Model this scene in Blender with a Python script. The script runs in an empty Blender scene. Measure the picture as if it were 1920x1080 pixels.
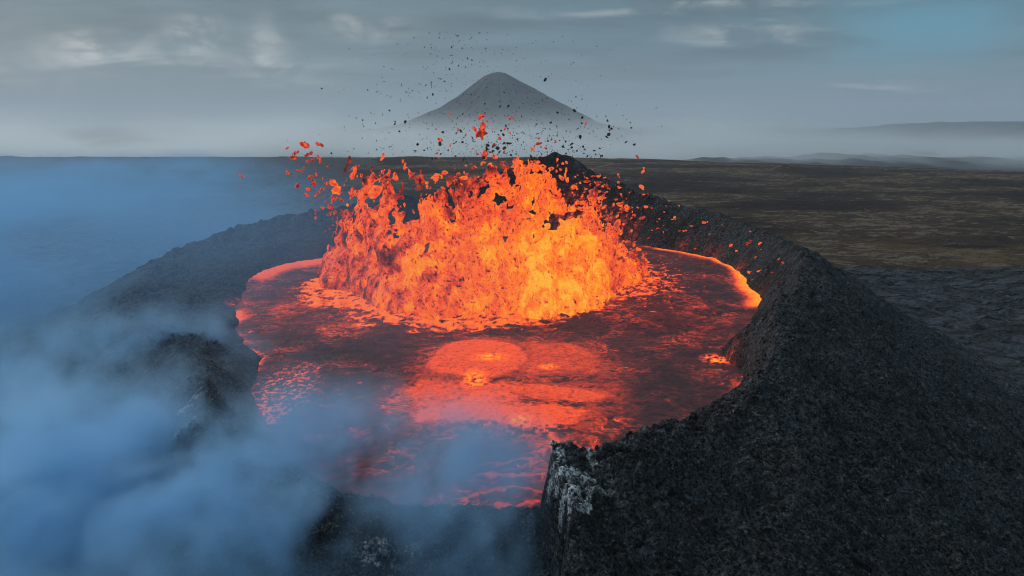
import bpy, math, random
import numpy as np
from mathutils import Vector

rng = np.random.default_rng(7)
random.seed(7)
D = bpy.data
S = bpy.context.scene
COL = S.collection

# ------------------------------------------------------------------ camera
CAM_Z, FOC, PITCH = 30.0, 1281.0, math.radians(13.65)
cam_d = D.cameras.new('camera')
cam_d.sensor_width = 36.0
cam_d.lens = FOC / 1920 * 36.0
cam_d.clip_start = 0.5
cam_d.clip_end = 60000
cam = D.objects.new('camera', cam_d)
cam.location = (0, 0, CAM_Z)
cam.rotation_euler = (math.pi / 2 - PITCH, 0, 0)
COL.objects.link(cam)
S.camera = cam


# ------------------------------------------------------------------ node helper
class NT:
    def __init__(s, tree):
        s.t = tree
        tree.nodes.clear()

    def n(s, typ, **kw):
        nd = s.t.nodes.new(typ)
        for k, v in kw.items():
            setattr(nd, k, v)
        return nd

    def put(s, sock, v):
        if isinstance(v, bpy.types.NodeSocket):
            s.t.links.new(v, sock)
        elif v is not None:
            if isinstance(v, (tuple, list)) and len(v) == 3 and sock.type == 'RGBA':
                v = (*v, 1)
            sock.default_value = v

    def m(s, op, a, b=None, c=None, clamp=False):
        nd = s.n('ShaderNodeMath', operation=op)
        nd.use_clamp = clamp
        s.put(nd.inputs[0], a); s.put(nd.inputs[1], b); s.put(nd.inputs[2], c)
        return nd.outputs[0]

    def v(s, op, a, b=None):
        nd = s.n('ShaderNodeVectorMath', operation=op)
        s.put(nd.inputs[0], a)
        if b is not None:
            if op == 'SCALE':
                s.put(nd.inputs['Scale'], b)
            else:
                s.put(nd.inputs[1], b)
        return nd.outputs['Value'] if op in ('LENGTH', 'DOT_PRODUCT') else nd.outputs[0]

    def noise(s, vec, scale, detail=4, rough=0.55, dist=0.0, out=0, typ='FBM', lac=2.0):
        nd = s.n('ShaderNodeTexNoise')
        nd.noise_type = typ
        s.put(nd.inputs['Vector'], vec)
        nd.inputs['Scale'].default_value = scale
        nd.inputs['Detail'].default_value = detail
        nd.inputs['Roughness'].default_value = rough
        nd.inputs['Lacunarity'].default_value = lac
        nd.inputs['Distortion'].default_value = dist
        return nd.outputs[out]

    def smap(s, x, a, b, lo=0.0, hi=1.0, smooth=True):
        nd = s.n('ShaderNodeMapRange')
        nd.interpolation_type = 'SMOOTHSTEP' if smooth else 'LINEAR'
        s.put(nd.inputs[0], x)
        for i, q in enumerate((a, b, lo, hi)):
            s.put(nd.inputs[i + 1], q)
        return nd.outputs[0]

    def mix(s, f, a, b, mode='MIX'):
        nd = s.n('ShaderNodeMix', data_type='RGBA')
        nd.blend_type = mode
        s.put(nd.inputs[0], f)
        s.put(nd.inputs[6], a); s.put(nd.inputs[7], b)
        return nd.outputs[2]

    def ramp(s, f, stops):
        nd = s.n('ShaderNodeValToRGB')
        cr = nd.color_ramp
        cr.elements.remove(cr.elements[1])
        cr.elements[0].position = stops[0][0]
        cr.elements[0].color = (*stops[0][1], 1)
        for p, c in stops[1:]:
            cr.elements.new(p).color = (*c, 1)
        s.put(nd.inputs[0], f)
        return nd.outputs[0]

    def attr(s, name):
        return s.n('ShaderNodeAttribute', attribute_name=name).outputs['Fac']

    def mapv(s, vec, scale=(1, 1, 1), loc=(0, 0, 0), rot=(0, 0, 0)):
        nd = s.n('ShaderNodeMapping')
        s.put(nd.inputs[0], vec)
        nd.inputs['Location'].default_value = loc
        nd.inputs['Rotation'].default_value = rot
        nd.inputs['Scale'].default_value = scale
        return nd.outputs[0]

    def sep(s, vec):
        nd = s.n('ShaderNodeSeparateXYZ')
        s.put(nd.inputs[0], vec)
        return nd.outputs

    def comb(s, x, y, z):
        nd = s.n('ShaderNodeCombineXYZ')
        s.put(nd.inputs[0], x); s.put(nd.inputs[1], y); s.put(nd.inputs[2], z)
        return nd.outputs[0]


# ------------------------------------------------------------------ world: overcast sky
SUN_EL, SUN_AZ = math.radians(32), math.radians(-52)     # azimuth from +Y towards +X
W = D.worlds.new('World')
S.world = W
W.use_nodes = True
w = NT(W.node_tree)
sky = w.n('ShaderNodeTexSky')
sky.sky_type = 'NISHITA'
sky.sun_disc = False
sky.sun_elevation = SUN_EL
sky.sun_rotation = SUN_AZ
sky.air_density = 1.0
sky.dust_density = 2.0
gen = w.n('ShaderNodeTexCoord').outputs['Generated']
dx, dy, dz = w.sep(gen)
dzp = w.m('MAXIMUM', dz, 0.0)
den = w.m('ADD', dzp, 0.10)
cp = w.comb(w.m('DIVIDE', dx, den), w.m('DIVIDE', dy, den), 0.0)
c1 = w.noise(cp, 0.55, 6, 0.52, 0.6)
c2 = w.noise(w.mapv(cp, (1, 2.2, 1), (4.3, 1.7, 0)), 0.9, 7, 0.55, 0.4)
c3 = w.noise(w.mapv(cp, (1, 1, 1), (14.3, 8.7, 0)), 0.22, 2, 0.5)
# horizon to zenith grading of an overcast deck
side = w.smap(dx, -0.5, 0.6)
hz = w.mix(side, (0.190, 0.268, 0.308), (0.185, 0.280, 0.340))
up1 = w.mix(side, (0.128, 0.196, 0.230), (0.096, 0.188, 0.238))
top = (0.54, 0.67, 0.78)
base = w.mix(w.smap(dz, 0.0, 0.13), hz, up1)
base = w.mix(w.smap(dz, 0.20, 0.9), base, top)
cl = w.m('ADD', w.m('MULTIPLY', c1, 0.55), w.m('MULTIPLY', c2, 0.45))
clm = w.smap(cl, 0.36, 0.66, 0.76, 1.26)
clw = w.smap(dz, 0.015, 0.10)
clf = w.m('ADD', 1.0, w.m('MULTIPLY', w.m('SUBTRACT', clm, 1.0), clw))
base = w.mix(1.0, base, w.comb(clf, clf, clf), 'MULTIPLY')
# brighter puffs of cloud: (azimuth, elevation, width, height, gain)
az = w.m('ARCTAN2', dx, dy)
el = w.m('ARCSINE', dz)
wob = w.noise(cp, 1.3, 5, 0.6)
puff = None
for (u, v, su, sv, g) in [(215, 40, 45, 13, .26), (400, 40, 30, 17, .34), (330, 66, 90, 12, .14), (520, 70, 20, 34, .20), (560, 110, 50, 18, .16),
                          (90, 45, 60, 34, .12), (700, 48, 60, 14, .20), (1370, 45, 90, 11, .24), (1620, 124, 50, 5, .22), (1250, 10, 200, 7, .2)]:
    pa = math.atan((u - 960) / FOC)
    pe = math.atan((540 - v) / FOC * math.cos(pa)) - PITCH
    ea = w.m('DIVIDE', w.m('ADD', w.m('SUBTRACT', az, pa), w.m('MULTIPLY', w.m('SUBTRACT', wob, .5), .10)), su / FOC)
    ee = w.m('DIVIDE', w.m('ADD', w.m('SUBTRACT', el, pe), w.m('MULTIPLY', w.m('SUBTRACT', c2, .5), .07)), sv / FOC)
    g_ = w.m('MULTIPLY', w.m('EXPONENT', w.m('MULTIPLY', w.m('ADD', w.m('MULTIPLY', ea, ea), w.m('MULTIPLY', ee, ee)), -0.6)), g)
    puff = g_ if puff is None else w.m('ADD', puff, g_)
pn = w.noise(w.comb(w.m('MULTIPLY', az, 1.0), w.m('MULTIPLY', el, 1.7), 0.0), 13, 7, .58, .4)
puff = w.m('MULTIPLY', puff, w.smap(pn, .36, .62, .10, 1.05))
base = w.mix(1.0, base, w.mix(puff, (0, 0, 0), (1.2, 1.08, 0.98)), 'ADD')
# a thin opening towards the clear sky on the right
op = w.m('MULTIPLY', w.smap(az, 0.36, 0.50), w.smap(az, 0.66, 0.55))
op = w.m('MULTIPLY', op, w.m('MULTIPLY', w.smap(el, 0.05, 0.09), w.smap(el, 0.17, 0.12)))
op = w.m('MULTIPLY', op, w.smap(c1, 0.30, 0.6))
base = w.mix(w.m('MULTIPLY', op, 0.7), base, (0.10, 0.34, 0.48))
bg1 = w.n('ShaderNodeBackground')
w.put(bg1.inputs[0], sky.outputs[0])
bg1.inputs[1].default_value = 0.05
bg2 = w.n('ShaderNodeBackground')
w.put(bg2.inputs[0], base)
bg2.inputs[1].default_value = 1.0
mx = w.n('ShaderNodeMixShader')
mx.inputs[0].default_value = 0.86
w.t.links.new(bg1.outputs[0], mx.inputs[1])
w.t.links.new(bg2.outputs[0], mx.inputs[2])
wo = w.n('ShaderNodeOutputWorld')
w.t.links.new(mx.outputs[0], wo.inputs[0])
W.cycles.sampling_method = 'MANUAL'
W.cycles.sample_map_resolution = 512

sun_d = D.lights.new('sun', 'SUN')
sun_d.energy = 1.5
sun_d.angle = math.radians(12)
sun_d.color = (1.0, 0.97, 0.93)
sun = D.objects.new('sun', sun_d)
sd = Vector((math.sin(SUN_AZ) * math.cos(SUN_EL), math.cos(SUN_AZ) * math.cos(SUN_EL), math.sin(SUN_EL)))
sun.rotation_euler = sd.to_track_quat('Z', 'Y').to_euler()
COL.objects.link(sun)

S.view_settings.view_transform = 'Standard'
S.view_settings.look = 'None'
S.view_settings.gamma = 1.0
S.view_settings.exposure = 0.0
S.view_settings.use_curve_mapping = False
cy = S.cycles
cy.use_denoising = True
cy.max_bounces = 5
cy.diffuse_bounces = 2
cy.glossy_bounces = 2
cy.transmission_bounces = 2
cy.volume_bounces = 3
cy.filter_width = 1.05
cy.denoising_prefilter = 'ACCURATE'
cy.volume_step_rate = 1.0
cy.volume_max_steps = 96
cy.sample_clamp_indirect = 4.0


# ------------------------------------------------------------------ helpers
def at(u, v, z=0.0):
    """The point of height z that the photograph shows at pixel (u, v)."""
    a, b = (u - 960) / FOC, (540 - v) / FOC
    Y = math.cos(PITCH) + b * math.sin(PITCH)
    Z = -math.sin(PITCH) + b * math.cos(PITCH)
    t = (z - CAM_Z) / Z
    return (a * t, Y * t, z)


def at_y(u, v, y):
    """The point at distance y that the photograph shows at pixel (u, v)."""
    a, b = (u - 960) / FOC, (540 - v) / FOC
    Y = math.cos(PITCH) + b * math.sin(PITCH)
    Z = -math.sin(PITCH) + b * math.cos(PITCH)
    t = y / Y
    return (a * t, y, CAM_Z + Z * t)


f32 = np.float32
_G = rng.uniform(0, 2 * np.pi, (256, 256)).astype(f32)
_GX, _GY = np.cos(_G), np.sin(_G)
_V3 = rng.uniform(-1, 1, (64, 64, 64)).astype(f32)


def pn2(x, y, seed=0):
    x = np.asarray(x, f32) + f32(seed * 17.31); y = np.asarray(y, f32) + f32(seed * 9.73)
    xi = np.floor(x); yi = np.floor(y)
    fx = x - xi; fy = y - yi
    i0 = xi.astype(np.int32) & 255; j0 = yi.astype(np.int32) & 255
    i1 = (i0 + 1) & 255; j1 = (j0 + 1) & 255
    a = fx * fx * fx * (fx * (fx * 6 - 15) + 10)
    b = fy * fy * fy * (fy * (fy * 6 - 15) + 10)
    n00 = _GX[i0, j0] * fx + _GY[i0, j0] * fy
    n10 = _GX[i1, j0] * (fx - 1) + _GY[i1, j0] * fy
    n01 = _GX[i0, j1] * fx + _GY[i0, j1] * (fy - 1)
    n11 = _GX[i1, j1] * (fx - 1) + _GY[i1, j1] * (fy - 1)
    return ((n00 * (1 - a) + n10 * a) * (1 - b) + (n01 * (1 - a) + n11 * a) * b) * 1.5


def fbm2(x, y, octv=4, gain=0.5, seed=0, ridge=False):
    s = 0.0; am = 1.0; tot = 0.0
    ca, sa = math.cos(0.6), math.sin(0.6)
    for o in range(octv):
        n = pn2(x, y, seed + o * 3)
        if ridge:
            n = 1 - 2 * np.abs(n)
        s = s + n * am; tot += am
        am *= gain
        x, y = (x * ca - y * sa) * 2.03, (x * sa + y * ca) * 2.03
    return s / tot


def vn3(x, y, z, seed=0):
    x = x + f32(seed * 5.37); y = y + f32(seed * 7.91); z = z + f32(seed * 3.13)
    xi = np.floor(x); yi = np.floor(y); zi = np.floor(z)
    fx = x - xi; fy = y - yi; fz = z - zi
    fx = fx * fx * (3 - 2 * fx); fy = fy * fy * (3 - 2 * fy); fz = fz * fz * (3 - 2 * fz)
    i = xi.astype(np.int32) & 63; j = yi.astype(np.int32) & 63; k = zi.astype(np.int32) & 63
    i1 = (i + 1) & 63; j1 = (j + 1) & 63; k1 = (k + 1) & 63
    c00 = _V3[i, j, k] * (1 - fx) + _V3[i1, j, k] * fx
    c10 = _V3[i, j1, k] * (1 - fx) + _V3[i1, j1, k] * fx
    c01 = _V3[i, j, k1] * (1 - fx) + _V3[i1, j, k1] * fx
    c11 = _V3[i, j1, k1] * (1 - fx) + _V3[i1, j1, k1] * fx
    return (c00 * (1 - fy) + c10 * fy) * (1 - fz) + (c01 * (1 - fy) + c11 * fy) * fz


def fbm3(x, y, z, octv=3, gain=0.5, seed=0):
    s = 0.0; am = 1.0; tot = 0.0
    for o in range(octv):
        s = s + vn3(x, y, z, seed + o * 2) * am; tot += am
        am *= gain
        x, y, z = (x * .8 - y * .6) * 2.1, (x * .6 + y * .8) * 2.1, z * 2.1
    return s / tot


def worley(x, y, seed=0):
    xi = np.floor(x); yi = np.floor(y)
    best = np.full(x.shape, 9.0, f32); hid = np.zeros(x.shape, f32)
    for a in (-1, 0, 1):
        for b in (-1, 0, 1):
            i = (xi + a).astype(np.int64) + seed * 31; j = (yi + b).astype(np.int64) + seed * 57
            h = _G[i & 255, j & 255] / (2 * np.pi); k = _G[(i + 101) & 255, (j + 37) & 255] / (2 * np.pi)
            d = (x - (xi + a + h)) ** 2 + (y - (yi + b + k)) ** 2
            m = d < best
            best = np.where(m, d, best); hid = np.where(m, (h * 7.13 + k * 3.7) % 1.0, hid)
    return np.sqrt(best), hid


def sstep(a, b, x):
    t = np.clip((x - a) / (b - a), 0, 1)
    return t * t * (3 - 2 * t)


def mesh_np(name, co, faces, mat=None, attrs=None, smooth=True):
    """faces: (n, 3) or (n, 4) int array."""
    me = D.meshes.new(name)
    nf, k = faces.shape
    me.vertices.add(len(co))
    me.vertices.foreach_set('co', np.ascontiguousarray(co, f32).ravel())
    me.loops.add(nf * k)
    me.polygons.add(nf)
    me.loops.foreach_set('vertex_index', np.ascontiguousarray(faces, np.int32).ravel())
    me.polygons.foreach_set('loop_start', np.arange(0, nf * k, k, dtype=np.int32))
    me.update(calc_edges=True)
    me.polygons.foreach_set('use_smooth', np.full(nf, smooth))
    for an, av in (attrs or {}).items():
        a = me.attributes.new(an, 'FLOAT', 'POINT')
        a.data.foreach_set('value', np.ascontiguousarray(av, f32))
    if mat:
        me.materials.append(mat)
    me.update()
    return me


def put(name, me, kind=None, label=None, cat=None, group=None, parent=None, loc=None):
    o = D.objects.new(name, me)
    COL.objects.link(o)
    if parent: o.parent = parent
    if kind: o['kind'] = kind
    if label: o['label'] = label
    if cat: o['category'] = cat
    if group: o['group'] = group
    if loc is not None: o.location = loc
    return o


def compact(co, faces, attrs):
    used = np.zeros(len(co), bool)
    used[faces.ravel()] = True
    idx = np.cumsum(used) - 1
    return co[used], idx[faces], {k: a[used] for k, a in attrs.items()}


def surface_nets(F, org, cell):
    """Smooth surface of F > 0 on a regular grid; returns vertices and quads."""
    ins = F > 0
    nx, ny, nz = F.shape
    c = ins[:-1, :-1, :-1].astype(np.int8)
    for a, b, d in [(1, 0, 0), (0, 1, 0), (1, 1, 0), (0, 0, 1), (1, 0, 1), (0, 1, 1), (1, 1, 1)]:
        c = c + ins[a:nx - 1 + a, b:ny - 1 + b, d:nz - 1 + d]
    act = (c > 0) & (c < 8)
    ci = np.argwhere(act)
    vid = np.full(act.shape, -1, np.int64)
    vid[act] = np.arange(len(ci))
    I, J, K = ci.T
    acc = np.zeros((len(ci), 3)); cnt = np.zeros(len(ci))
    cor = [(a, b, d) for a in (0, 1) for b in (0, 1) for d in (0, 1)]
    for p in cor:
        for ax in range(3):
            if p[ax] == 0:
                q = list(p); q[ax] = 1
                f0 = F[I + p[0], J + p[1], K + p[2]]
                f1 = F[I + q[0], J + q[1], K + q[2]]
                m = (f0 > 0) != (f1 > 0)
                t = np.where(m, f0 / np.where(m, f0 - f1, 1), 0)
                pos = np.tile(np.array(p, float), (len(ci), 1))
                pos[:, ax] = t
                acc[m] += pos[m]; cnt[m] += 1
    co = (ci + acc / cnt[:, None]) * cell + np.array(org)
    qs = []
    for ax in range(3):
        b, d = [(1, 2), (2, 0), (0, 1)][ax]
        sl0 = [slice(None)] * 3; sl1 = [slice(None)] * 3
        sl0[ax] = slice(0, -1); sl1[ax] = slice(1, None)
        s0, s1 = ins[tuple(sl0)], ins[tuple(sl1)]
        e = np.argwhere(s0 != s1)
        lim = np.array(act.shape)
        ok = (e[:, b] > 0) & (e[:, d] > 0) & (e[:, b] < lim[b]) & (e[:, d] < lim[d]) & (e[:, ax] < lim[ax])
        e = e[ok]
        fl = s0[tuple(e.T)]
        def vv(ob, od):
            q = e.copy(); q[:, b] -= ob; q[:, d] -= od
            return vid[tuple(q.T)]
        quad = np.stack([vv(1, 1), vv(0, 1), vv(0, 0), vv(1, 0)], 1)
        quad[~fl] = quad[~fl][:, ::-1]
        qs.append(quad)
    q = np.concatenate(qs)
    return co, q[(q >= 0).all(1)]


# ------------------------------------------------------------------ crater shape
CX, CY = at(930, 600)[:2]


def polar(pts):
    out = []
    for p in pts:
        x, y, z = p
        th = math.atan2(y - CY, x - CX)
        out.append((th, math.hypot(x - CX, y - CY), z))
    out.sort()
    return np.array(out)


def pinterp(tab, th, col):
    return np.interp(th, np.r_[tab[-1, 0] - 2 * np.pi, tab[:, 0], tab[0, 0] + 2 * np.pi],
                     np.r_[tab[-1, col], tab[:, col], tab[0, col]])


LAKE = polar([at(*p) for p in [
    (620, 490), (540, 502), (470, 530), (457, 558), (440, 592), (453, 630), (488, 672), (482, 715), (492, 790),
    (560, 880), (640, 925), (760, 955), (900, 965), (1010, 962),
    (1110, 872), (1200, 838), (1290, 795), (1365, 765), (1388, 735), (1378, 685), (1352, 660), (1385, 640),
    (1415, 595), (1428, 572), (1405, 540), (1375, 505), (1340, 484), (1290, 475), (1230, 465)]]
    + [(22, 182, 0), (5, 186, 0), (-14, 182, 0), (-28, 170, 0)])
CREST = polar([
    at(1040, 848, 7), at(1120, 850, 6.6), at(1210, 838, 6.4), at(1300, 812, 6.2), at(1390, 770, 6.4), at(1440, 700, 7), at(1445, 640, 7.4), at(1450, 580, 7.6),
    at(1490, 520, 7.6), at(1500, 488, 7.6), at_y(1470, 460, 130), at_y(1400, 432, 150), at_y(1330, 402, 165),
    at_y(1200, 368, 178), at_y(1130, 338, 187), at_y(1080, 305, 195), at_y(1040, 291, 197), at_y(990, 305, 197), at_y(930, 330, 195),
    at_y(830, 362, 190), at_y(700, 384, 180), at_y(560, 405, 166), at_y(430, 437, 150), at_y(340, 475, 136),
    at_y(292, 530, 116), at(300, 600, 3.5), at(345, 660, 4), at(405, 700, 5), at(400, 780, 5.5), at(415, 860, 4.5),
    at(520, 940, 3.0), at(640, 985, 1.8), at(740, 985, 2.2), at(860, 1000, 1.0), at(1008, 985, 0.6)])
# the broken end of the right rim: the crest keeps its height up to here and stops
_end = math.atan2(at(1040, 848, 7)[1] - CY, at(1040, 848, 7)[0] - CX)


def base_height(x, y):
    und = 1.6 * fbm2(x / 60, y / 60, 3, .5, 1)
    y0 = 750 - 0.66 * np.clip(x - 70, 0, 600) + 0.05 * np.clip(-x, 0, 600)
    und = und + sstep(250, 600, y) * 2.2 * fbm2(x / 150, y / 90, 4, .5, 5)
    und = und + 5.0 * np.exp(-((x - 236) / 9) ** 2 - ((y - 600) / 9) ** 2)
    drop = 1.5e-4 * np.clip(y - y0, 0, None) ** 2
    return np.maximum(-12 + und - drop, -76.0)


def moss_mask(x, y):
    n = 14 * fbm2(x / 45, y / 45, 4, .55, 9)
    m = sstep(-2, 3, y - 192 + n * .5 - 0.02 * x) * sstep(-10, 14, x - 10 + n + 0.0 * y)
    far = sstep(330, 420, y + 2 * n) * sstep(-120, 0, x + .12 * y + 2 * n)
    return np.clip(np.maximum(m, far), 0, 1)


def terrain(x, y):
    wx = 1.3 * fbm2(x / 9, y / 9, 3, .55, 21); wy = 1.3 * fbm2(x / 9, y / 9, 3, .55, 22)
    cell = np.hypot(x, y) * 0.0022                    # finest feature worth building here
    dxx, dyy = x - CX + wx, y - CY + wy
    r = np.hypot(dxx, dyy)
    th = np.arctan2(dyy, dxx)
    R0 = pinterp(LAKE, th, 1); Rc = pinterp(CREST, th, 1); Hc = pinterp(CREST, th, 2)
    Rc = np.maximum(Rc, R0 + 3)
    Hc = Hc + 1.0 * fbm2(x / 6, y / 6, 4, .55, 31)
    s = (r - R0) / (Rc - R0)
    inner = np.where(s > 0, Hc * np.clip(s, 0, 1) ** 0.85, np.maximum((r - R0) * 1.3, -4))
    d = np.clip(r - Rc, 0, None)
    slope = np.where(Hc > 4, 0.60, 0.45)
    outer = Hc - slope * (np.sqrt(d * d + 6) - 2.45) + 0.0
    bh = base_height(x, y)
    k = 4.0
    h = np.clip(0.5 + 0.5 * (outer - bh) / k, 0, 1)
    om = bh * (1 - h) + outer * h + k * h * (1 - h)
    z = np.where(s < 1, inner, om)
    cone = np.where(s < 1, 1.0, sstep(-3.5, 1.0, outer - bh))
    # clinker relief on the cone
    big = fbm2(x / 6.5, y / 6.5, 3, .5, 41, ridge=True) * 0.75
    # debris gullies running down the outer slope
    gl = fbm2(th * 26 + .4 * wx, r / 14, 3, .5, 45) * 0.55 * sstep(2, 10, d)
    mid = fbm2(x / 2.3, y / 2.3, 2, .55, 43, ridge=True) * 0.40
    f1 = fbm2(x / .95, y / .95, 2, .6, 47, ridge=True) * 0.26 * sstep(.55, .2, cell)
    f2 = fbm2(x / .42, y / .42, 2, .6, 51, ridge=True) * 0.15 * sstep(.22, .08, cell)
    w1, h1_ = worley(x / 1.15 + .3 * wx, y / 1.15 + .3 * wy, 1)
    w2, h2_ = worley(x / .5 + .3 * wx, y / .5, 2)
    blocks = (np.sqrt(np.clip(1 - w1 * w1 * 1.6, 0, 1)) * (.15 + .75 * h1_ ** 2)) * .55 * sstep(.8, .3, cell) \
        + (np.sqrt(np.clip(1 - w2 * w2 * 1.6, 0, 1)) * (.15 + .8 * h2_ ** 2)) * .30 * sstep(.3, .12, cell)
    rough = big + gl + mid * .6 + f1 * .7 + f2 + blocks
    moss = moss_mask(x, y) * (1 - cone)
    # ropy, plated young lava
    wq = 7.0 * fbm2(x / 22, y / 22, 3, .5, 61)
    rope = fbm2((x + wq) / 10.0, (y - 1.5 * wq) / 5.5, 5, .55, 63, ridge=True)
    plate = np.minimum(np.abs(pn2((x + 1.2 * wq) / 16, (y - wq) / 11, 67)) * 2.4, .75)
    field = rope * 1.05 * sstep(1.6, .4, cell) + plate * 0.9 + fbm2(x / 25, y / 25, 3, .5, 69) * 1.2
    fine = fbm2(x / 1.1, y / 1.1, 2, .6, 71, ridge=True) * .16 * sstep(.5, .2, cell)
    mossr = fbm2(x / 16, y / 9, 5, .62, 73, ridge=True) * 1.15 + .35
    z = z + cone * rough * sstep(-.1, .25, s) * np.where(s < 1, .8, 1) + (1 - cone) * ((1 - moss) * (field + fine - .6) + moss * mossr)
    return z, cone, moss, s, d, th


# fan-shaped sheet: finer near the camera's side of the crater
def fan(rs, amin, amax, ncol):
    an = np.linspace(amin, amax, ncol)
    R, A = np.meshgrid(rs, an, indexing='ij')
    x, y = R * np.sin(A), R * np.cos(A)
    n, m = R.shape
    i = np.arange(n * m).reshape(n, m)
    q = np.stack([i[:-1, :-1], i[:-1, 1:], i[1:, 1:], i[1:, :-1]], -1).reshape(-1, 4)
    return x.ravel(), y.ravel(), q


def radii(r0, r1, fn):
    out = [r0]
    while out[-1] < r1:
        out.append(out[-1] + fn(out[-1]))
    return np.array(out)


rs = radii(17, 1650, lambda r: 0.12 if r < 56 else (0.12 + (r - 56) * .004 if r < 108 else (0.34 if r < 222 else 0.34 * (r / 222) ** 2.0)))
rs = rs[rs < 1650]
X, Yy, Q = fan(rs, math.radians(-54), math.radians(54), 940)
Z, cone_m, moss_m, s_m, d_m, th_m = terrain(X, Yy)
print('terrain verts', len(X), 'rows', len(rs))
co = np.stack([X, Yy, Z], 1)

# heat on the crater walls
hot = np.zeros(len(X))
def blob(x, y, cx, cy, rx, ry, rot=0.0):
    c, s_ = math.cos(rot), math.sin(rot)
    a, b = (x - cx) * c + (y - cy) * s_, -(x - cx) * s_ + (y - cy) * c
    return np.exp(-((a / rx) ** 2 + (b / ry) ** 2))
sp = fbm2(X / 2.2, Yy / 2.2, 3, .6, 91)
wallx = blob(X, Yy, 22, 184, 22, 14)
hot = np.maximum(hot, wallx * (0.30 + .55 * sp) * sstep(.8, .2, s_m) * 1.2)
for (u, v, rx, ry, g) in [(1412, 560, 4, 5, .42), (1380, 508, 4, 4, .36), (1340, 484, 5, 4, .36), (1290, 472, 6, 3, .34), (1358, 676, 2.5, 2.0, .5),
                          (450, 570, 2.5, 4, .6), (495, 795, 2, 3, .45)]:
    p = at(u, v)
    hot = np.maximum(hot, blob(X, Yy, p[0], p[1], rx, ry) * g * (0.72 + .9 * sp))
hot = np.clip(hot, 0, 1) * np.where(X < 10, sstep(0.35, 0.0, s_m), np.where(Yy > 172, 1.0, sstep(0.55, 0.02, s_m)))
# mineral crust on the broken rim end and on the left flank
minr = np.zeros(len(X))
mn = fbm2(X / .9, Yy / .9, 4, .62, 95)
for (u, v, z, rx, ry, rot, g) in [(1050, 888, 6, .35, 1.5, 0.25, 1), (1058, 912, 5.5, .8, .55, 0, 1), (1062, 950, 4.5, .6, 1.3, .1, .8), (1090, 965, 4, .8, 1.2, 0, .95),
                                  (1108, 928, 5, .5, .5, 0, .6), (1110, 880, 6, .35, .7, 0, .6), (1100, 858, 6.5, .8, .25, 0, .5), (1078, 1025, 2.5, .55, .8, 0, 1),
                                  (1090, 1050, 2, .4, .8, 0, .7), (1030, 912, 5, .2, .4, 0, .7), (1115, 990, 3.5, .9, .3, 0, .6),
                                  (345, 830, 2, .6, 2.0, -.35, .62), (355, 885, 1, .5, 1.0, -.3, .55), (705, 1062, 1, 1.1, .8, 0, .55), (770, 1045, 1, .7, .5, 0, .3)]:
    p = at(u, v, z)
    minr = np.maximum(minr, g * sstep(.30, .50, blob(X, Yy, p[0], p[1], rx * 1.3, ry * 1.3, rot) * (.85 + 1.7 * mn)))
ATT = {'cone': cone_m, 'moss': moss_m, 'hot': hot, 'mineral': minr}


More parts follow.
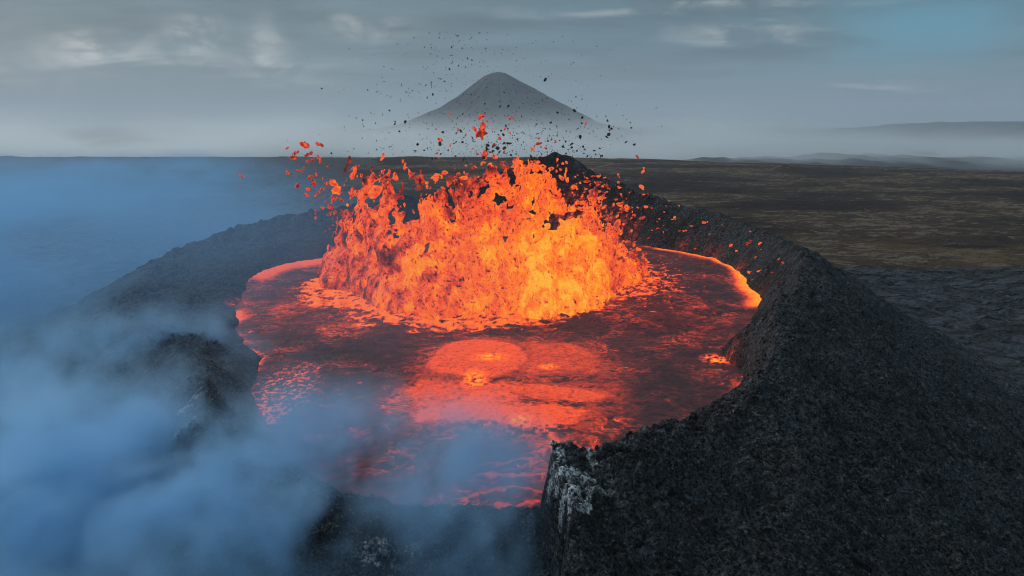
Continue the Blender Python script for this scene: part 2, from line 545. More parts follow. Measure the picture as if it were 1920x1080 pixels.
def rock_material(name, kind):
    m = D.materials.new(name)
    m.use_nodes = True
    t = NT(m.node_tree)
    pos = t.n('ShaderNodeNewGeometry').outputs['Position']
    n1 = t.noise(pos, 0.10, 5, .6)
    n2 = t.noise(pos, 1.2, 5, .65)
    n3 = t.noise(pos, 4.5, 4, .65)
    if kind == 'cone':
        col = t.mix(t.smap(n1, .35, .65), (0.015, 0.018, 0.020), (0.046, 0.054, 0.060))
        col = t.mix(t.smap(n2, .46, .74), col, (0.078, 0.088, 0.094))
        col = t.mix(t.m('MULTIPLY', t.smap(n1, .55, .70), .55), col, (0.040, 0.030, 0.023))
        col = t.mix(t.smap(n3, .52, .36), col, (0.003, 0.0032, 0.0035))
        mi = t.attr('mineral')
        col = t.mix(t.m('MULTIPLY', t.m('MULTIPLY', mi, t.smap(n2, .38, .52)), .95), col, t.mix(n3, (0.22, 0.25, 0.26), (0.70, 0.73, 0.75)))
        rough, spec = 0.82, 0.2
        wv_ = t.v('ADD', pos, t.v('SCALE', t.noise(pos, 2.2, 2, .5, out=1), .5))
        def cells(sc):
            vo = t.n('ShaderNodeTexVoronoi'); t.put(vo.inputs['Vector'], wv_); vo.inputs['Scale'].default_value = sc
            return vo
        va, vb = cells(1.7), cells(4.2)
        cc = t.sep(va.outputs['Color'])[0]; cd = t.sep(vb.outputs['Color'])[0]
        col = t.mix(1.0, col, t.mix(t.m('ADD', t.m('MULTIPLY', cc, .5), t.m('MULTIPLY', cd, .5)), (.12, .12, .12), (2.3, 2.3, 2.3)), 'MULTIPLY')
        vd = cells(6.5)
        fk = t.sep(vd.outputs['Color'])[1]
        col = t.mix(t.m('MULTIPLY', t.m('MULTIPLY', t.smap(fk, .86, .90), t.smap(vd.outputs['Distance'], .55, .25)), t.smap(n2, .40, .58)), col, (.16, .175, .18))
        col = t.mix(t.smap(t.sep(vd.outputs['Color'])[2], .30, .22, 0, .8), col, (.0022, .0024, .0026))
        bh = t.m('SUBTRACT', t.m('MULTIPLY', t.noise(pos, 2.0, 5, .7), .8), t.m('ADD', t.m('MULTIPLY', va.outputs['Distance'], .55), t.m('MULTIPLY', vb.outputs['Distance'], .28)))
        bstr, bdist = 1.0, .8
    elif kind == 'field':
        col = t.mix(t.smap(n1, .35, .65), (0.009, 0.0115, 0.016), (0.026, 0.032, 0.042))
        col = t.mix(t.smap(n2, .45, .72), col, (0.070, 0.080, 0.095))
        col = t.mix(t.m('MULTIPLY', t.smap(t.noise(pos, .045, 4, .6), .56, .66), .5), col, (0.020, 0.017, 0.012))
        rough, spec = 0.70, 0.30
        wp_ = t.v('ADD', t.mapv(pos, (.45, 1, 1)), t.v('SCALE', t.noise(pos, .06, 5, .6, out=1), 14.0))
        vo = t.n('ShaderNodeTexVoronoi', feature='DISTANCE_TO_EDGE'); t.put(vo.inputs['Vector'], wp_); vo.inputs['Scale'].default_value = .2
        crack = t.smap(vo.outputs['Distance'], 0.0, .16)
        col = t.mix(crack, (0.0035, 0.004, 0.005), col)
        wv = t.noise(t.mapv(pos, (.55, 1.2, 1)), .55, 6, .66, 1.2, typ='RIDGED_MULTIFRACTAL')
        bh = t.m('ADD', t.m('ADD', t.m('MULTIPLY', wv, .45), t.m('MULTIPLY', n2, .6)), t.m('MULTIPLY', crack, .7))
        bstr, bdist = 1.0, 1.3
    else:
        st = t.noise(t.mapv(pos, (.42, 1.0, 1)), .19, 9, .76, .8)
        st2 = t.noise(t.mapv(pos, (.6, 1, 1), (33, 7, 0)), .014, 5, .6)
        col = t.mix(t.smap(st2, .38, .62), (0.022, 0.0145, 0.012), (0.066, 0.043, 0.028))
        thr = t.m('SUBTRACT', .62, t.m('MULTIPLY', t.smap(st2, .36, .60), .13))
        pale = t.m('MULTIPLY', t.smap(t.m('SUBTRACT', st, thr), 0.0, .045), .95)
        gcol = t.mix(t.noise(pos, .03, 3, .5), (0.110, 0.098, 0.078), (0.200, 0.142, 0.080))
        col = t.mix(pale, col, gcol)
        py = t.sep(pos)[1]
        och = t.m('MULTIPLY', t.smap(py, 290, 205), t.smap(t.noise(t.mapv(pos, (.5, 1, 1), (3, 8, 0)), .03, 4, .6), .46, .60))
        col = t.mix(t.m('MULTIPLY', och, .7), col, t.mix(n2, (0.05, 0.033, 0.016), (0.19, 0.125, 0.055)))
        col = t.mix(t.smap(n2, .50, .30, 0, .7), col, (0.006, 0.0055, 0.005))
        rough, spec = 0.95, 0.15
        bh = t.m('ADD', st, t.m('MULTIPLY', n2, .12))
        bstr, bdist = .8, 3.0
    b = t.n('ShaderNodeBsdfPrincipled')
    t.put(b.inputs['Base Color'], col)
    b.inputs['Roughness'].default_value = rough
    b.inputs['Specular IOR Level'].default_value = spec
    bu = t.n('ShaderNodeBump')
    bu.inputs['Strength'].default_value = bstr
    bu.inputs['Distance'].default_value = bdist
    t.put(bu.inputs['Height'], bh)
    t.put(b.inputs['Normal'], bu.outputs[0])
    if kind == 'cone':
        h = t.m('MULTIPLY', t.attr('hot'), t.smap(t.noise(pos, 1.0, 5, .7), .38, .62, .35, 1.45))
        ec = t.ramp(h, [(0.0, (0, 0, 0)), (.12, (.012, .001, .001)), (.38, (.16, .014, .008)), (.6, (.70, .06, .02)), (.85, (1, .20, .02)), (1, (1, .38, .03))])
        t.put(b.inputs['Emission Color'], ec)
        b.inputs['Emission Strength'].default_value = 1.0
    o = t.n('ShaderNodeOutputMaterial')
    t.t.links.new(b.outputs[0], o.inputs[0])
    return m


M_CONE = rock_material('scoria', 'cone')
M_FIELD = rock_material('ropy_lava', 'field')
M_MOSS = rock_material('mossy_ground', 'moss')

fc = cone_m[Q].mean(1); fm = moss_m[Q].mean(1); fs = s_m[Q].max(1)
fr = np.hypot(X[Q].mean(1), Yy[Q].mean(1))
sel_cone = (fc > .30) & (fs > -0.35)
sel_moss = ~(fc > .30) & (fm > .5)
sel_field = ~(fc > .30) & ~(fm > .5)
for nm, sel, mat, lab in [('crater_cone', sel_cone, M_CONE, 'black scoria cone ringing the lava lake'),
                          ('lava_field', sel_field, M_FIELD, 'dark ropy young lava around the cone'),
                          ('ground', sel_moss, M_MOSS, 'dark brown plain with pale dry grass patches')]:
    c_, q_, a_ = compact(co, Q[sel], ATT if nm == 'crater_cone' else {})
    put(nm, mesh_np(nm, c_, q_, mat, a_), 'structure', lab)

# ------------------------------------------------------------------ lava lake
rl = radii(44, 192, lambda r: max(.10, .0035 * r * (r / 44) ** .35))
LX, LY, LQ = fan(rl, math.radians(-26.5), math.radians(25.5), 560)
print('lake rows', len(rl))
wx = 1.3 * fbm2(LX / 9, LY / 9, 3, .55, 21); wy = 1.3 * fbm2(LX / 9, LY / 9, 3, .55, 22)
lr = np.hypot(LX - CX + wx, LY - CY + wy); lth = np.arctan2(LY - CY + wy, LX - CX + wx)
lR0 = pinterp(LAKE, lth, 1)
edge = lR0 - lr                                     # metres inside the shore
# stretched, swirling skin of the lake
q1 = fbm2(LX / 14, LY / 10, 3, .5, 101) * 5
q2 = fbm2(LX / 14, LY / 10, 3, .5, 104) * 5
streak = fbm2((LX + q1) / 3.2, (LY + q2) / 2.2, 5, .62, 107, ridge=True)
streak2 = fbm2((LX + q2 * 1.3) / 1.3, (LY + q1 * .8) / 0.9, 3, .6, 113, ridge=True)
patch = fbm2(LX / 12, LY / 9, 4, .55, 117)
fine = fbm2(LX / .6, LY / .5, 3, .6, 119)
wq3 = fbm2(LX / 4.5, LY / 3.5, 4, .6, 171)
def E(u, v, ru, rv, soft=.25, rot=0.0):
    """soft-edged ellipse on the lake, half sizes in photo pixels turned to metres"""
    c0 = at(u, v); ax = abs(at(u + ru, v)[0] - c0[0]); ay = abs(at(u, v - rv)[1] - at(u, v + rv)[1]) / 2
    c, s_ = math.cos(rot), math.sin(rot)
    a = ((LX - c0[0] + .25 * q1) * c + (LY - c0[1]) * s_) / ax
    b = (-(LX - c0[0] + .25 * q1) * s_ + (LY - c0[1] + .2 * q2) * c) / ay
    return sstep(1 + soft, 1 - soft, np.sqrt(a * a + b * b) + .09 * fine + .22 * patch + .16 * wq3)
# crust: how closed the skin is. 1 = dark skin, 0 = open lava
crustc = 0.90 + .26 * patch
crustc = crustc - .20 * E(620, 570, 190, 50, .5) - .14 * E(1200, 580, 170, 45, .6)
crustc = crustc + .12 * E(640, 700, 190, 65, .5) + .08 * E(1200, 700, 150, 60, .5)
heat = np.clip(.515 - .50 * crustc + .27 * (streak * .6 + streak2 * .4) + .05 * fine, 0, .72)
def lay(mask, val):
    global heat
    heat = heat * (1 - mask) + val * mask
tone = .03 * fine + .04 * patch + .03 * streak
hf = fbm2(LX / .75, LY / .6, 3, .62, 173)
WX = LX + .22 * q1 + .9 * wq3
WY = LY + .22 * q2 + .9 * fbm2(LX / 4, LY / 3, 4, .6, 175)


def poly(pts, soft=.5, grow=0.0):
    """1 inside an outline measured on the lake, ragged at its border"""
    P_ = np.array([at(u, v)[:2] for u, v in pts])
    d2 = np.full(len(LX), 1e9); ins_ = np.zeros(len(LX), bool)
    for k in range(len(P_)):
        a, b = P_[k], P_[(k + 1) % len(P_)]
        e = b - a
        tt = np.clip(((WX - a[0]) * e[0] + (WY - a[1]) * e[1]) / (e @ e), 0, 1)
        d2 = np.minimum(d2, (WX - a[0] - e[0] * tt) ** 2 + (WY - a[1] - e[1] * tt) ** 2)
        cr_ = ((a[1] > WY) != (b[1] > WY)) & (WX < (b[0] - a[0]) * (WY - a[1]) / (b[1] - a[1] + 1e-9) + a[0])
        ins_ ^= cr_
    sd_ = np.where(ins_, 1, -1) * np.sqrt(d2) + .35 * hf + grow
    return sstep(-soft, soft, sd_), sd_


halo, _ = poly([(740, 715), (790, 660), (860, 632), (980, 632), (1110, 640), (1180, 690), (1190, 750), (1150, 800), (1090, 850), (1020, 852), (880, 825), (740, 800), (700, 750)], 3.0)
lay(halo * sstep(-.25, .45, streak * .5 + streak2 * .5 + .3 * patch) * .75, .47 + tone)
pA, dA = poly([(798, 690), (806, 668), (825, 650), (855, 641), (900, 638), (945, 642), (975, 655), (988, 675), (975, 695), (940, 706), (900, 710), (850, 708), (815, 702)], .25)
pB, _ = poly([(985, 645), (1040, 643), (1090, 655), (1130, 668), (1110, 690), (1050, 700), (990, 705), (975, 690)], .9)
pC, _ = poly([(765, 735), (790, 715), (850, 714), (900, 724), (950, 712), (1040, 722), (1120, 735), (1150, 745), (1110, 757), (1040, 760), (960, 752), (900, 765), (830, 780), (780, 770)], .5)
pD, _ = poly([(760, 775), (830, 775), (880, 752), (950, 745), (1000, 770), (1070, 768), (1110, 775), (1090, 800), (1050, 812), (1060, 850), (1040, 850), (1035, 815), (980, 806), (900, 800), (830, 800), (780, 795)], .35)
lay(pB * .8, .49 + tone + .05 * streak2)
lay(pC * .92, .515 + tone + .03 * streak2)
lay(pD * .95, .555 + tone)
lay(pA, .545 + .6 * tone)
lay(np.exp(-(dA / .35) ** 2) * .5 * sstep(-.2, .2, hf), .36)
# broken rafts of crust across the upwelling
raft = sstep(.0, .14, fbm2((LX + q1 * .4) / 1.5, (LY + q2 * .4) / .8, 4, .62, 131))
lay(E(1030, 712, 120, 7, .6) * raft, .20 + .1 * hf)
lay(E(1060, 764, 100, 8, .6) * raft, .18 + .1 * hf)
lay(E(960, 812, 180, 12, .5) * raft, .20 + .1 * hf)
lay(E(720, 770, 60, 26, .6) * raft * .7, .22 + .1 * hf)
# small hot boils
for (u, v, ru, rv) in [(915, 674, 26, 6), (898, 712, 22, 12), (985, 797, 19, 8), (1027, 685, 14, 4), (686, 610, 20, 4), (770, 621, 14, 3), (1340, 675, 26, 9)]:
    lay(E(u, v, ru, rv, .7) * sstep(-.28, .02, hf), np.clip(.80 + .45 * hf, .62, 1))
# the surface torn up round the foot of the fountain
foot = np.maximum.reduce([E(890, 550, 270, 56, .22), E(690, 535, 130, 40, .25), E(1150, 515, 140, 48, .75) * .9])
fl = sstep(-.08, .12, fbm2((LX + q1 * .5) / 2.6, (LY + q2 * .5) / 1.2, 5, .66, 141) + (foot - .78) * .9)
lay(fl * sstep(.02, .25, foot), .62 + .16 * streak + .12 * fine)
# the glowing shoreline
shore = np.exp(-(np.clip(edge, 0, None) / 1.5) ** 2)
ang = np.degrees(lth)
def arc(u0, v0, u1, v1):
    a0 = math.atan2(at(u0, v0)[1] - CY, at(u0, v0)[0] - CX); a1 = math.atan2(at(u1, v1)[1] - CY, at(u1, v1)[0] - CX)
    lo, hi = min(a0, a1), max(a0, a1)
    return sstep(lo - .05, lo + .05, lth) * sstep(hi + .05, hi - .05, lth)
p0 = at(620, 490); p1 = at(470, 532)
wide = np.exp(-(np.clip(edge, 0, None) / 3.4) ** 4)
lay(wide * arc(640, 487, 472, 528), .60 + tone)
lay(np.exp(-(np.clip(edge, 0, None) / 2.0) ** 2) * arc(1428, 575, 1225, 464), .70 + .25 * streak2)
lay(np.exp(-(np.clip(edge, 0, None) / 3.0) ** 2) * arc(1428, 575, 1385, 512), .78 + .25 * streak2)
lay(np.exp(-(np.clip(edge, 0, None) / 2.0) ** 2) * E(452, 592, 30, 18, .4), .62 + tone)
lay(np.exp(-(np.clip(edge, 0, None) / .7) ** 2) * E(470, 680, 40, 80, .3) * sstep(.2, .6, streak2), .52 + .2 * streak2)
lay(shore * E(1375, 735, 30, 30, .4) * sstep(0, .4, streak2), .55 + .2 * streak2)
reg = E(525, 740, 62, 58, .6)
lay(reg * .7, .16 + .05 * streak)
lay(reg * sstep(.16, .30, hf * .8 + .30 * streak2), .66 + .1 * fine)
lay(E(512, 775, 24, 20, .3) * sstep(.08, .28, hf + .5 * streak2), .58 + .2 * streak2)
# wavy folds of skin in the outlet, towards the lower right corner of the lake
fold = np.sin((LY - .25 * LX + 1.6 * fbm2(LX / 5, LY / 5, 3, .5, 151)) * 2.6 + 2.5 * fbm2(LX / 2.2, LY / 2.2, 3, .5, 153))
lay(E(960, 905, 110, 60, .35) * .9, np.clip(.24 + .36 * sstep(.72, 1, fold) * sstep(-.4, .2, patch + .6 * fine), .1, .7))
heat = np.clip(heat, 0, 1)
# relief: skin swells and wrinkles, hot shore rides up the bank
LZ = .10 * streak + .05 * streak2 + .22 * patch + .22 * sstep(.3, .9, foot) * fbm2(LX / 2.2, LY / 2.2, 3, .55, 161) * 3
LZ += .35 * np.exp(-(np.clip(edge, 0, None) / 2) ** 2) * arc(640, 487, 472, 528) * 2.0
LZ += .25 * E(893, 672, 92, 34, .3) + .6 * E(940, 775, 170, 26, .6) + 1.6 * E(900, 745, 90, 10, .7) * .4
LZ += E(960, 905, 110, 60, .35) * fold * .12
fe = edge[LQ].min(1)
c_, q_, a_ = compact(np.stack([LX, LY, LZ], 1), LQ[fe > -3.0], {'lava_heat': heat})


def lava_material(name, strength=1.0, kind='clot'):
    m = D.materials.new(name)
    m.use_nodes = True
    t = NT(m.node_tree)
    pos = t.n('ShaderNodeNewGeometry').outputs['Position']
    tc = t.n('ShaderNodeTexCoord').outputs['Object']
    h = t.attr('lava_heat')
    n = t.noise(tc, 1.6, 6, .68)
    n2 = t.noise(tc, 5.0, 3, .6)
    ka, kb = (.22, .12) if kind == 'lake' else (.36, .20)
    h = t.m('ADD', h, t.m('MULTIPLY', t.m('SUBTRACT', n, .5), ka))
    h = t.m('ADD', h, t.m('MULTIPLY', t.m('SUBTRACT', n2, .5), kb))
    if kind == 'fountain':
        # dark flecks of cooled skin torn into the melt
        fl = t.noise(t.mapv(tc, (1, 1, .6)), 1.9, 3, .6, 1.2)
        h = t.m('SUBTRACT', h, t.m('MULTIPLY', t.smap(fl, .615, .66), .30))
        f2 = t.noise(t.mapv(tc, (1, 1, .55), (9, 4, 2)), 4.2, 2, .5, .8)
        h = t.m('SUBTRACT', h, t.m('MULTIPLY', t.smap(f2, .63, .68), .24))
    if kind == 'lake':
        # cracked, dragged skin: bright only in the tears
        wpos = t.v('ADD', tc, t.v('SCALE', t.v('SUBTRACT', t.noise(tc, .16, 3, .5, out=1), (.5, .5, .5)), 9.0))
        r1 = t.noise(t.mapv(wpos, (.6, 1, 1)), .55, 6, .62, .5)
        vein = t.m('SUBTRACT', 1.0, t.m('MULTIPLY', t.m('ABSOLUTE', t.m('SUBTRACT', r1, .5)), 11.0), clamp=True)
        amt = t.m('MULTIPLY', t.smap(t.attr('lava_heat'), .52, .30), t.smap(t.noise(tc, .14, 4, .6), .38, .64, .10, .95))
        h = t.m('ADD', h, t.m('MULTIPLY', t.m('MULTIPLY', vein, amt), .24))
        r2 = t.noise(t.mapv(wpos, (.7, 1, 1), (5, 5, 5)), 1.7, 5, .66)
        h = t.m('ADD', h, t.m('MULTIPLY', t.smap(r2, .57, .68), t.m('MULTIPLY', amt, .22)))
        h = t.m('SUBTRACT', h, t.m('MULTIPLY', t.smap(r2, .46, .36), .08))
    h = t.m('MAXIMUM', t.m('MINIMUM', h, 1.0), 0.0)
    em = t.ramp(h, [(0.0, (.002, .001, .001)), (.20, (.026, .0055, .0075)), (.34, (.10, .014, .014)), (.46, (.42, .036, .022)),
                    (.56, (.88, .085, .030)), (.68, (1.0, .150, .020)), (.82, (1.0, .27, .015)), (1.0, (1.0, .46, .035))])
    b = t.n('ShaderNodeBsdfPrincipled')
    t.put(b.inputs['Base Color'], t.mix(t.smap(h, .2, .55), (.024, .019, .021), (.03, .012, .008)))
    b.inputs['Roughness'].default_value = .7
    b.inputs['Specular IOR Level'].default_value = .2
    t.put(b.inputs['Emission Color'], em)
    b.inputs['Emission Strength'].default_value = strength
    bu = t.n('ShaderNodeBump')
    bu.inputs['Strength'].default_value = .7
    bu.inputs['Distance'].default_value = .25
    t.put(bu.inputs['Height'], n)
    t.put(b.inputs['Normal'], bu.outputs[0])
    o = t.n('ShaderNodeOutputMaterial')
    t.t.links.new(b.outputs[0], o.inputs[0])
    return m


M_LAKE = lava_material('lake_lava', 1.0, 'lake')
put('lava_lake', mesh_np('lava_lake', c_, q_, M_LAKE, a_), 'structure', 'lava lake with dark red skin and open orange upwellings')

# ------------------------------------------------------------------ fountain
YF = 118.0
prof_px = [(570, 500), (585, 440), (600, 385), (618, 368), (645, 380), (660, 366), (700, 366), (730, 384), (760, 398), (795, 402), (815, 345),
           (828, 372), (850, 378), (872, 342), (885, 362), (905, 325), (925, 318), (945, 345), (958, 368), (975, 378), (990, 318), (1012, 322), (1028, 352),
           (1045, 340), (1062, 348), (1080, 385), (1105, 405), (1125, 430), (1150, 425), (1170, 440), (1200, 462), (1235, 478), (1255, 500)]
PX = np.array([at_y(u, v, YF)[0] for u, v in prof_px]); PZ = np.array([at_y(u, v, YF)[2] for u, v in prof_px])
foot_px = [(575, 520), (600, 535), (650, 548), (700, 572), (745, 592), (800, 600), (860, 594), (920, 590), (960, 588), (1010, 594), (1080, 590), (1130, 570),
           (1160, 548), (1200, 535), (1255, 512)]
FX = np.array([at(u, v)[0] for u, v in foot_px]); FY = np.array([at(u, v)[1] for u, v in foot_px])

cell = 0.21
x0, x1, y0_, y1_, z0_, z1_ = -39, 28, 99, 142, -1.2, 27
gx = np.arange(x0, x1, cell, dtype=f32); gz = np.arange(z0_, z1_ + 3, cell, dtype=f32)


def side_line(pts):
    q = sorted(((at_y(u, v, YF)[2], at_y(u, v, YF)[0]) for u, v in pts))
    return np.array([a for a, _ in q]), np.array([b for _, b in q])


LZs, LXs = side_line([(600, 340), (612, 372), (640, 400), (648, 440), (640, 485), (604, 500), (590, 515), (586, 545)])
RZs, RXs = side_line([(1045, 310), (1070, 345), (1098, 385), (1125, 420), (1150, 455), (1178, 490), (1200, 515), (1215, 540)])


def flung(x, y, z):
    """direction and distance from below the vent: spray streaks follow them"""
    ph = np.arctan2(x - 5.0, z + 13.0)
    rh = np.hypot(x - 5.0, z + 13.0)
    return ph * 17.0 + .25 * (x - 5.0), rh


def fountain_field(xs, ys, zs):
    x, y, z = np.meshgrid(xs, ys, zs, indexing='ij')
    a, rh = flung(x, y, z)
    wob = fbm3(x / 3, y / 3, z / 4, 2, .5, 201)
    wxx = x - .10 * z * np.sign(x - 5) * 0 + .9 * wob
    zt = np.interp(wxx, PX, PZ).astype(f32)
    tong = fbm3(a / 1.25, y / 7, z * 0 + .5, 3, .62, 205)
    zt = np.clip(zt * (1.10 + .62 * tong), .5, 23.0)
    yf = np.interp(wxx, FX, FY).astype(f32) + 3.2 * fbm3(x / 5, y * 0 + .3, z / 7, 3, .6, 241) + .8
    hz = z / zt
    h1 = np.clip(hz, 0, 1)
    mid = yf + 4.8 + 6.5 * h1
    Dp = 5.6 * (1 - .80 * h1) + .15
    A = 1.0 - np.clip(hz, 0, None) ** 2.4 - ((y - mid) / Dp) ** 2
    side = np.minimum(x - np.interp(z, LZs, LXs), np.interp(z, RZs, RXs) - x) + 1.6 * wob
    pen = np.clip(side, -9, 0) * .26
    n1 = fbm3(a / 2.8 + .6 * wob, y / 2.6, rh / 4.2, 2, .5, 211)
    n2 = fbm3(a / .95 + .8 * wob, y / .9, rh / 1.35, 2, .55, 221)
    n3 = vn3(a / .42, y / .45, rh / .55, 231)
    am = .34 + 1.45 * np.clip(hz, 0, 1.2) ** 1.5 + .75 * sstep(1.0, -3.0, side)
    F = A + am * (n1 * 1.0 + n2 * .85 + n3 * .38) - .26 * h1 ** 2 + pen + .25 * np.exp(-np.clip(z, 0, None) / 1.0) * n1 - .15 * sstep(1.0, -3.0, side) - .22 * np.clip(z - 21, 0, None)
    # windows torn right through the upper curtain
    hole = fbm3(a / 2.0 + .8 * wob, y * 0 + 3.3 + wob * .5, rh / 1.7, 3, .6, 251)
    F = F - 1.9 * sstep(.10, .30, hole) * sstep(.42, .72, hz)
    return F.astype(f32)


ys_all = np.arange(y0_, y1_, cell, dtype=f32)
F = fountain_field(gx, ys_all, gz)
F[0] = F[-1] = -1; F[:, 0] = F[:, -1] = -1; F[:, :, 0] = F[:, :, -1] = -1
fco, fq = surface_nets(F, (x0, y0_, z0_), cell)
# drop what the eye never reaches: nothing is dropped, but report the size
print('fountain quads', len(fq))
fx, fy, fz = (fco[:, i].astype(f32) for i in range(3))
core = np.exp(-(((fx - 5) / 17) ** 2 + ((fz - 7) / 11) ** 2))
fa, frh = flung(fx, fy, fz)
fw = fbm3(fx / 3, fy / 3, fz / 3, 3, .55, 303)
hn1 = np.tanh(3.0 * fbm3(fa / 3.6 + fw, fy / 4, frh / 4.5 + fw, 3, .55, 301)) * .8
hn2 = np.tanh(2.2 * fbm3(fa / .95 + fw, fy / 1.1, frh / 1.3, 3, .6, 311)) * .6
hn3 = vn3(fx / .42, fy / .42, fz / .55, 321)
zt_ = np.interp(fx, PX, PZ)
fheat = .57 + .27 * core + .20 * hn1 + .20 * hn2 - .09 * sstep(.75, 1.1, fz / zt_) - .08 * sstep(13, 22, fx)
# cooled flecks carried in the spray
fheat = np.where(hn3 > .56, fheat - .34 * sstep(.56, .8, hn3), fheat)
fheat = fheat + .05 * core - .04 * sstep(-12, -24, fx)
fheat = np.clip(fheat, .22, 1)
M_FOUNT = lava_material('fountain_lava', 1.0, 'fountain')
fo = D.objects.new('lava_fountain', None)
COL.objects.link(fo)
fo.location = (0, 0, 0)
fo['label'] = 'bursting orange and yellow lava fountain in the middle of the lake'
fo['category'] = 'lava fountain'
# three bodies of spray: left wing, central burst, right fringe
cx_ = fx[fq].mean(1)
for nm, sel, lb in [('lava_sheet', cx_ < -14.0, 'low red-orange sheet thrown to the left'),
                    ('lava_burst', (cx_ >= -14.0) & (cx_ < 15.5), 'tall yellow-orange central burst'),
                    ('lava_spray', cx_ >= 15.5, 'ragged dark orange spray on the right')]:
    c_, q_, a_ = compact(fco, fq[sel], {'lava_heat': fheat})
    put(nm, mesh_np(nm, c_, q_, M_FOUNT, a_), None, lb, parent=fo)

# ------------------------------------------------------------------ clots and tephra in the air
def blob_mesh(name, seed, mat, stretch, res=18, lumps=3, heat=None, pts=None):
    r = np.random.default_rng(seed)
    c = 2.6 / res
    g = (np.arange(res + 1) - res / 2) * c
    x, y, z = np.meshgrid(g, g, g, indexing='ij')
    F = -np.ones_like(x) * .9
    p = np.zeros(3)
    for i in range(lumps if pts is None else len(pts)):
        rad = r.uniform(.16, .42)
        if pts is not None:
            p, rad = np.array(pts[i][:3]), pts[i][3]
        F = F + np.exp(-(((x - p[0]) ** 2 + ((y - p[1])) ** 2 + ((z - p[2])) ** 2) / rad ** 2) ** .8) * 2.0
        p = p + r.uniform(-.55, .55, 3) * np.array([1, .6, stretch])
        p = np.clip(p, -.8, .8)
    F = F + fbm3((x * 2.2).astype(f32), (y * 2.2).astype(f32), (z * 2.2).astype(f32), 2, .5, seed) * .95 + vn3((x * 5).astype(f32), (y * 5).astype(f32), (z * 5).astype(f32), seed) * .35
    F[0] = F[-1] = -1; F[:, 0] = F[:, -1] = -1; F[:, :, 0] = F[:, :, -1] = -1
    co_, q_ = surface_nets(F, (g[0],) * 3, c)
    lab_ = np.arange(len(co_))
    for _ in range(60):
        mn_ = lab_[q_].min(1)
        new = lab_.copy()
        for k in range(4):
            np.minimum.at(new, q_[:, k], mn_)
        if (new == lab_).all():
            break
        lab_ = new
    bigl = np.bincount(lab_[q_[:, 0]]).argmax()
    q_ = q_[lab_[q_[:, 0]] == bigl]
    co_, q_, _ = compact(co_, q_, {})
    sc = 1.0 / max(np.ptp(co_, axis=0).max(), .01)
    co_ = (co_ - co_.mean(0)) * sc
    at_ = {}
    if heat is not None:
        a, b, c3 = (co_[:, i].astype(f32) * 4 for i in range(3))
        at_ = {'lava_heat': np.clip(heat + .30 * fbm3(a, b, c3, 2, .6, seed + 3), 0, 1)}
    return mesh_np(name, co_, q_, mat, at_)


M_CLOT = lava_material('clot_lava', .95)
mt = D.materials.new('tephra')
mt.use_nodes = True
t = NT(mt.node_tree)
b = t.n('ShaderNodeBsdfPrincipled')
t.put(b.inputs['Base Color'], t.mix(t.noise(t.n('ShaderNodeTexCoord').outputs['Object'], 5, 3), (.008, .007, .008), (.05, .035, .032)))
b.inputs['Roughness'].default_value = .7
o = t.n('ShaderNodeOutputMaterial')
t.t.links.new(b.outputs[0], o.inputs[0])

clot_red = [blob_mesh('clot_red', 400 + i, M_CLOT, 1.0, 14, 3 + i % 3, .46) for i in range(7)]
clot_orange = [blob_mesh('clot_orange', 500 + i, M_CLOT, 1.2, 16, 3 + i % 4, .62) for i in range(8)]
teph = [blob_mesh('tephra', 600 + i, mt, 1.0, 8, 2 + i % 3) for i in range(6)]


def drop(meshes, name, u, v, size_px, y, label, cat, group):
    p = at_y(u, v, y)
    o = put(name, random.choice(meshes), None, label, cat, group, loc=p)
    s = size_px / FOC * y * 1.05
    o.scale = (s * random.uniform(.55, 1.0), s * random.uniform(.45, .8), s * random.uniform(.9, 1.25))
    o.rotation_euler = (random.uniform(0, 6.28), random.uniform(0, 6.28), random.uniform(0, 6.28))
    return o


CG = 'lava clots thrown clear of the fountain'
hero = [(903, 246, 34, 'large branching red lava clot hanging above the middle of the fountain'),
        (909, 291, 22, 'plump orange-red clot at the height of the horizon above the fountain'),
        (902, 219, 15, 'topmost red clot above the fountain, in front of the far mountain'),
        (571, 272, 20, 'large ragged dark red clot left of the fountain, against the mist'),
        (599, 271, 14, 'paired red clot right beside the large ragged left one'),
        (550, 296, 14, 'slanted red clot on the horizon line left of the fountain'),
        (580, 289, 14, 'red clot just under the large ragged left one'),
        (1206, 320, 12, 'upper oval clot at the far right of the spray'),
        (1203, 351, 15, 'lower oval clot at the far right of the spray'),
        (1195, 294, 10, 'lone red clot on the horizon right of the fountain'),
        (1098, 231, 8, 'dark red clot before the right foot of the mountain'),
        (453, 330, 11, 'leftmost dull red clot, far out in the blue smoke'),
        (890, 242, 10, 'small red clot touching the left of the branching one'),
        (937, 260, 10, 'red clot between the branching one and the fountain crest'),
        (825, 262, 10, 'red clot before the left foot of the mountain'),
        (625, 342, 22, 'wide flat orange clot above the left wing of the fountain'),
        (631, 357, 24, 'broad orange clot just over the left wing'),
        (686, 356, 22, 'horned orange clot above the left wing'),
        (703, 359, 26, 'double orange clot right of the horned one')]
branch = blob_mesh('branching_clot', 77, M_CLOT, 1, 26, 0, .44, pts=[(.25, 0, .85, .2), (.22, 0, .6, .24), (.2, 0, .35, .26), (.05, 0, .12, .26), (-.12, 0, -.08, .26), (-.35, 0, -.2, .2), (-.55, 0, -.38, .16),
                    (-.72, 0, -.62, .13), (.28, .05, -.05, .18), (.5, .05, -.1, .15), (.72, 0, -.08, .1), (.05, 0, -.32, .14), (.18, 0, -.55, .11), (-.5, 0, -.12, .14)])
